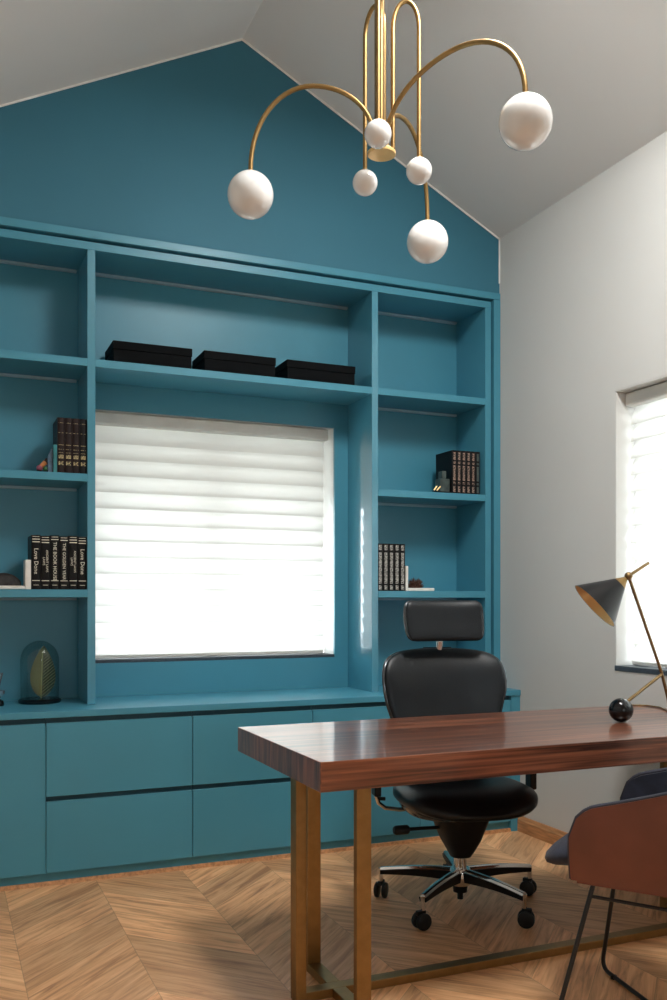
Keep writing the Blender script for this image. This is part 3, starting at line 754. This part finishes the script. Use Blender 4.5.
x = .4935; wd = (.6255-.4935)/4
pl2 = ['first dark maroon gilt book beside the teal bookend on the upper left shelf', 'second dark maroon gilt book from the teal bookend on the upper left shelf',
       'third dark maroon gilt book from the teal bookend on the upper left shelf', 'dark maroon gilt book against the upright on the upper left shelf']
for i in range(4):
    book(pl2[i], g2, x, x+wd, YU+.012, Z2+.0005, .253, .18, M['bookmaroon'] if i != 3 else M['bookblack'], M['foil_gold'], 'gold'); x += wd
g3 = 'black copper-lettered volumes on the upper right shelf'
x = 2.577; wd = (2.757-2.577)/6
pl3 = ['first of six black copper-lettered books on the right shelf, its side cover showing', 'second copper-lettered black book on the right shelf, counting from the visible side cover',
       'third copper-lettered black book on the right shelf, counting from the visible side cover', 'fourth copper-lettered black book on the right shelf, counting from the visible side cover',
       'fifth copper-lettered black book on the right shelf, next to the darkest one', 'darkest book with dull lettering ending the row near the right upright']
for i in range(6):
    book(pl3[i], g3, x, x+wd, YU+.02, Z2+.0005, .238, .18, M['bookblack'], M['foil_tan'] if i < 5 else M['greystone'], 'tan'); x += wd
g4 = 'black silver-lettered volumes above the office chair'
x = 2.1195; wd = (2.285-2.1195)/5
pl4 = ['black silver-lettered book against the upright above the office chair', 'second silver-lettered book from the upright, above the office chair',
       'middle silver-lettered book of the five above the office chair', 'fourth silver-lettered book from the upright, above the office chair', 'silver-lettered black book touching the white bookend above the office chair']
for i in range(5):
    book(pl4[i], g4, x, x+wd, YU+.012, Z3+.0005, .250, .19, M['bookblack'], M['foil_silver'], 'silver'); x += wd

# bookends
def spiky(c, r, n, seed, mat_, name, parent, h=1.):
    rnd = random.Random(seed); mb = MB(); mb.sphere(c, r*.62, 18, 10)
    for k in range(n):
        u = rnd.random(); th = 2*pi*rnd.random(); ph = math.acos(u)
        d = Vector((sin(ph)*cos(th), sin(ph)*sin(th), cos(ph)*h)); p = Vector(c)
        mb.tube([p+d*r*.4, p+d*r*(.85+.25*rnd.random())], [.0045, .0006], 5)
    for v in mb.bm.verts: v.co.z = max(v.co.z, Z3+.0169)
    return build(name, mb, mat_, parent, True, smooth=30)
be = thing('bookend', 'white marble L bookend carrying a brown spiky cluster, above the office chair', 'bookend', (2.30, YU+.02, Z3))
build('marble_base', MB().box(2.303, 2.462, YU+.010, YU+.11, Z3+.0005, Z3+.0165, .002), M['marble'], be, True)
build('marble_upright', MB().box(2.2875, 2.3025, YU+.010, YU+.11, Z3+.0005, Z3+.134, .002), M['marble'], be, True)
spiky((2.372, YU+.06, Z3+.020), .052, 170, 3, M['urchin'], 'spiky_cluster', be)
be = thing('bookend', 'white marble L bookend carrying a dark stone dome, lower left shelf', 'bookend', (.36, YU+.02, Z3))
build('marble_base', MB().box(.180, .3525, YU+.010, YU+.11, Z3+.0005, Z3+.0165, .002), M['marble'], be, True)
build('marble_upright', MB().box(.3530, .3785, YU+.010, YU+.11, Z3+.0005, Z3+.134, .002), M['marble'], be, True)
dm = MB(); rnd = random.Random(4); rs = []
for i in range(11):
    t = pi/2*i/10
    rs.append([(.262+.078*cos(t)*cos(a)*(1+.05*rnd.random())+1e-4, YU+.06+.045*cos(t)*sin(a)*(1+.05*rnd.random()), Z3+.0168+.056*sin(t)*(1+.04*rnd.random())) for a in [2*pi*k/28 for k in range(28)]])
build('stone_dome', dm.rings(rs), M['darkstone'], be, True, smooth=40)
# left upper: teal slab bookend with leaning coloured stones
be = thing('bookend', 'teal glass bookend with leaning amber and rose stones, upper left shelf', 'bookend', (.47, YU+.02, Z2))
build('glass_slab', MB().box(.476, .4925, YU+.012, YU+.11, Z2+.0005, Z2+.128, .002), M['agate'], be, True)
fin = [(.454, Z2+.001), (.474, Z2+.001), (.474, Z2+.118), (.468, Z2+.108), (.459, Z2+.088), (.453, Z2+.065)]
build('stone_fin', MB().prism(fin, 'y', YU+.03, YU+.08), M['bluestone'], be, True)
build('base_plate', MB().box(.404, .4535, YU+.02, YU+.10, Z2+.0005, Z2+.008, .001), M['gloss_black'], be, True)
build('rose_stone', MB().sphere((.418, YU+.045, Z2+.020), .0145, 14, 8), M['rose'], be, True)
build('amber_stone', MB().tube([(.424, YU+.045, Z2+.028), (.444, YU+.05, Z2+.048)], [.010, .012], 7), M['amber'], be, True)
build('green_stone', MB().sphere((.443, YU+.04, Z2+.018), .011, 12, 8), M['leafstone'], be, True)
build('dark_stone', MB().tube([(.440, YU+.055, Z2+.040), (.455, YU+.055, Z2+.066)], [.010, .009], 7), M['darkstone'], be, True)
# right upper
be = thing('bookend', 'grey stone block bookend with small gold bars, upper right shelf', 'bookend', (2.52, YU+.02, Z2))
build('stone_block', MB().box(2.515, 2.5755, YU+.04, YU+.10, Z2+.0005, Z2+.082, .004, 2).box(2.530, 2.556, YU+.045, YU+.09, Z2+.082, Z2+.125, .003, 2), M['greystone'], be, True)
build('base_plate', MB().box(2.462, 2.5755, YU+.014, YU+.039, Z2+.0005, Z2+.008, .001), M['gloss_black'], be, True)
for (a, c) in ((2.468, 2.486), (2.486, 2.508)):
    build('gold_bar', MB().tube([(a, YU+.027, Z2+.013), (c, YU+.027, Z2+.036)], .0042, 6), M['brass_plate'], be, True)

# ------------------------------------------------------------------ black boxes on the top shelf
bxl = ['flat black lidded box nearest the left upright on the shelf over the window', 'flat black lidded box in the middle of the shelf over the window', 'flat black lidded box nearest the right upright on the shelf over the window']
for (a, b_), lab in zip(((.751, 1.134), (1.192, 1.567), (1.626, 2.010)), bxl):
    r = thing('storage_box', lab, 'box', ((a+b_)/2, 4.40, 2.3575), group='black boxes over the window')
    build('box_body', MB().box(a+.003, b_-.003, 4.403, 4.628, 2.3578, 2.428, .002), M['blackbox'], r, True)
    build('box_lid', MB().box(a, b_, 4.400, 4.632, 2.4285, 2.468, .002), M['blackbox'], r, True)

# ------------------------------------------------------------------ cloche with leaf
CCX, CCY = .432, 4.525; Z0 = .7575
cl = thing('glass_cloche', 'glass cloche over a green leaf on a black base, left end of worktop', 'cloche', (CCX, CCY, Z0))
build('base_disc', MB().lathe([(0, .0), (.094, 0), (.097, .004), (.097, .014), (.090, .020), (0, .020)], seg=48), M['gloss_black'], cl, smooth=40)
prof = [(.086, .0205)] + [(.087, .05), (.088, .10), (.088, .200)] + [(.088*cos(t), .200+.092*sin(t)) for t in [pi/2*i/10 for i in range(1, 11)]]
inn = [(max(.0002, r-.0018), z-.0018*(z > .17)) for r, z in prof][::-1]
build('glass_dome', MB().lathe(prof + inn, seg=48), M['cloche'], cl, smooth=60)
def leaf(w_, h, z0, x0, y0, curve, mid=.5):
    mb = MB(); rows = []
    for i in range(25):
        t = i/24; hw_ = w_*(sin(pi*min(1, t**.75))**.8)*.98 + .0008
        r = []
        for k in range(9):
            s = -1 + 2*k/8; r.append((x0+s*hw_ + curve*t*t, y0 + .018*(abs(s))**1.5 + .01*sin(pi*t), z0 + h*t))
        rows.append(r)
    back = [[(x_, y_+.0010, z_) for (x_, y_, z_) in r] for r in rows]
    full = [a + b_[::-1] for a, b_ in zip(rows, back)]
    return mb.rings(full)
lf = leaf(.058, .245, .022, .0, 0, 0)
lo = build('leaf', lf, M['leaf'], cl, smooth=60); lo.location = (.006, -.01, 0); lo.rotation_euler = (0, radians(2), radians(-12))
build('leaf_stem', MB().tube([(.006, -.006, .02), (.008, -.002, .12), (.012, -.004, .24)], .0022, 8), M['leafpale'], cl, smooth=60)
# silver ornament beside it, cut by the picture edge
so = thing('ornament', 'small silver ornament on a dark base at the left edge of worktop', 'ornament', (.236, 4.45, Z0))
build('ornament_base', MB().lathe([(0, 0), (.032, 0), (.034, .006), (.030, .024), (.012, .034), (0, .034)], seg=28), M['gloss_black'], so, smooth=40)
build('ornament_bowl', MB().lathe([(0, .034), (.020, .038), (.036, .056), (.038, .070), (.034, .070), (.018, .050), (0, .046)], seg=28), M['silver'], so, smooth=40)
build('ornament_cone', MB().lathe([(0, .071), (.012, .071), (.018, .10), (.030, .150), (.027, .150), (.0, .10)], seg=28), M['silver'], so, smooth=40)

# ------------------------------------------------------------------ light
W = bpy.data.worlds.new('overcast_sky'); S.world = W; W.use_nodes = True
nt = W.node_tree; bg = nt.nodes['Background']; bg.inputs[0].default_value = (.93, .97, 1.0, 1); bg.inputs[1].default_value = 8.0
def area(name, loc, rot, sx, sy, power, col=(1,1,1)):
    l = bpy.data.lights.new(name, 'AREA'); l.shape = 'RECTANGLE'; l.size = sx; l.size_y = sy; l.energy = power; l.color = col
    o = bpy.data.objects.new(name, l); COL.objects.link(o); o.location = loc; o.rotation_euler = rot; return o
# added fill light from overhead, just under the unseen roof frame
area('overhead_fill', (cxs, (wy0+wy1)/2, zroof(cxs)-.035), (0, ang, 0), .72, 1.05, 100, (1, .985, .96))

# ------------------------------------------------------------------ camera
cam = bpy.data.cameras.new('camera'); co = bpy.data.objects.new('camera', cam); COL.objects.link(co); S.camera = co
co.location = (0, 0, 1.24); th = atan2(393.5, 919)
co.rotation_euler = (radians(90), 0, -th)
cam.sensor_fit = 'VERTICAL'; cam.sensor_height = 36; cam.lens = 919/1000*36
cam.shift_y = (600-500)/1000
cam.clip_start = .05; cam.clip_end = 100
vs = S.view_settings; vs.view_transform = 'Standard'; vs.look = 'None'; vs.gamma = 1; vs.use_curve_mapping = False; vs.exposure = .47
S.cycles.use_denoising = True
S.cycles.max_bounces = 12; S.cycles.diffuse_bounces = 6; S.cycles.transmission_bounces = 8; S.cycles.transparent_max_bounces = 12
S.cycles.sample_clamp_indirect = 6
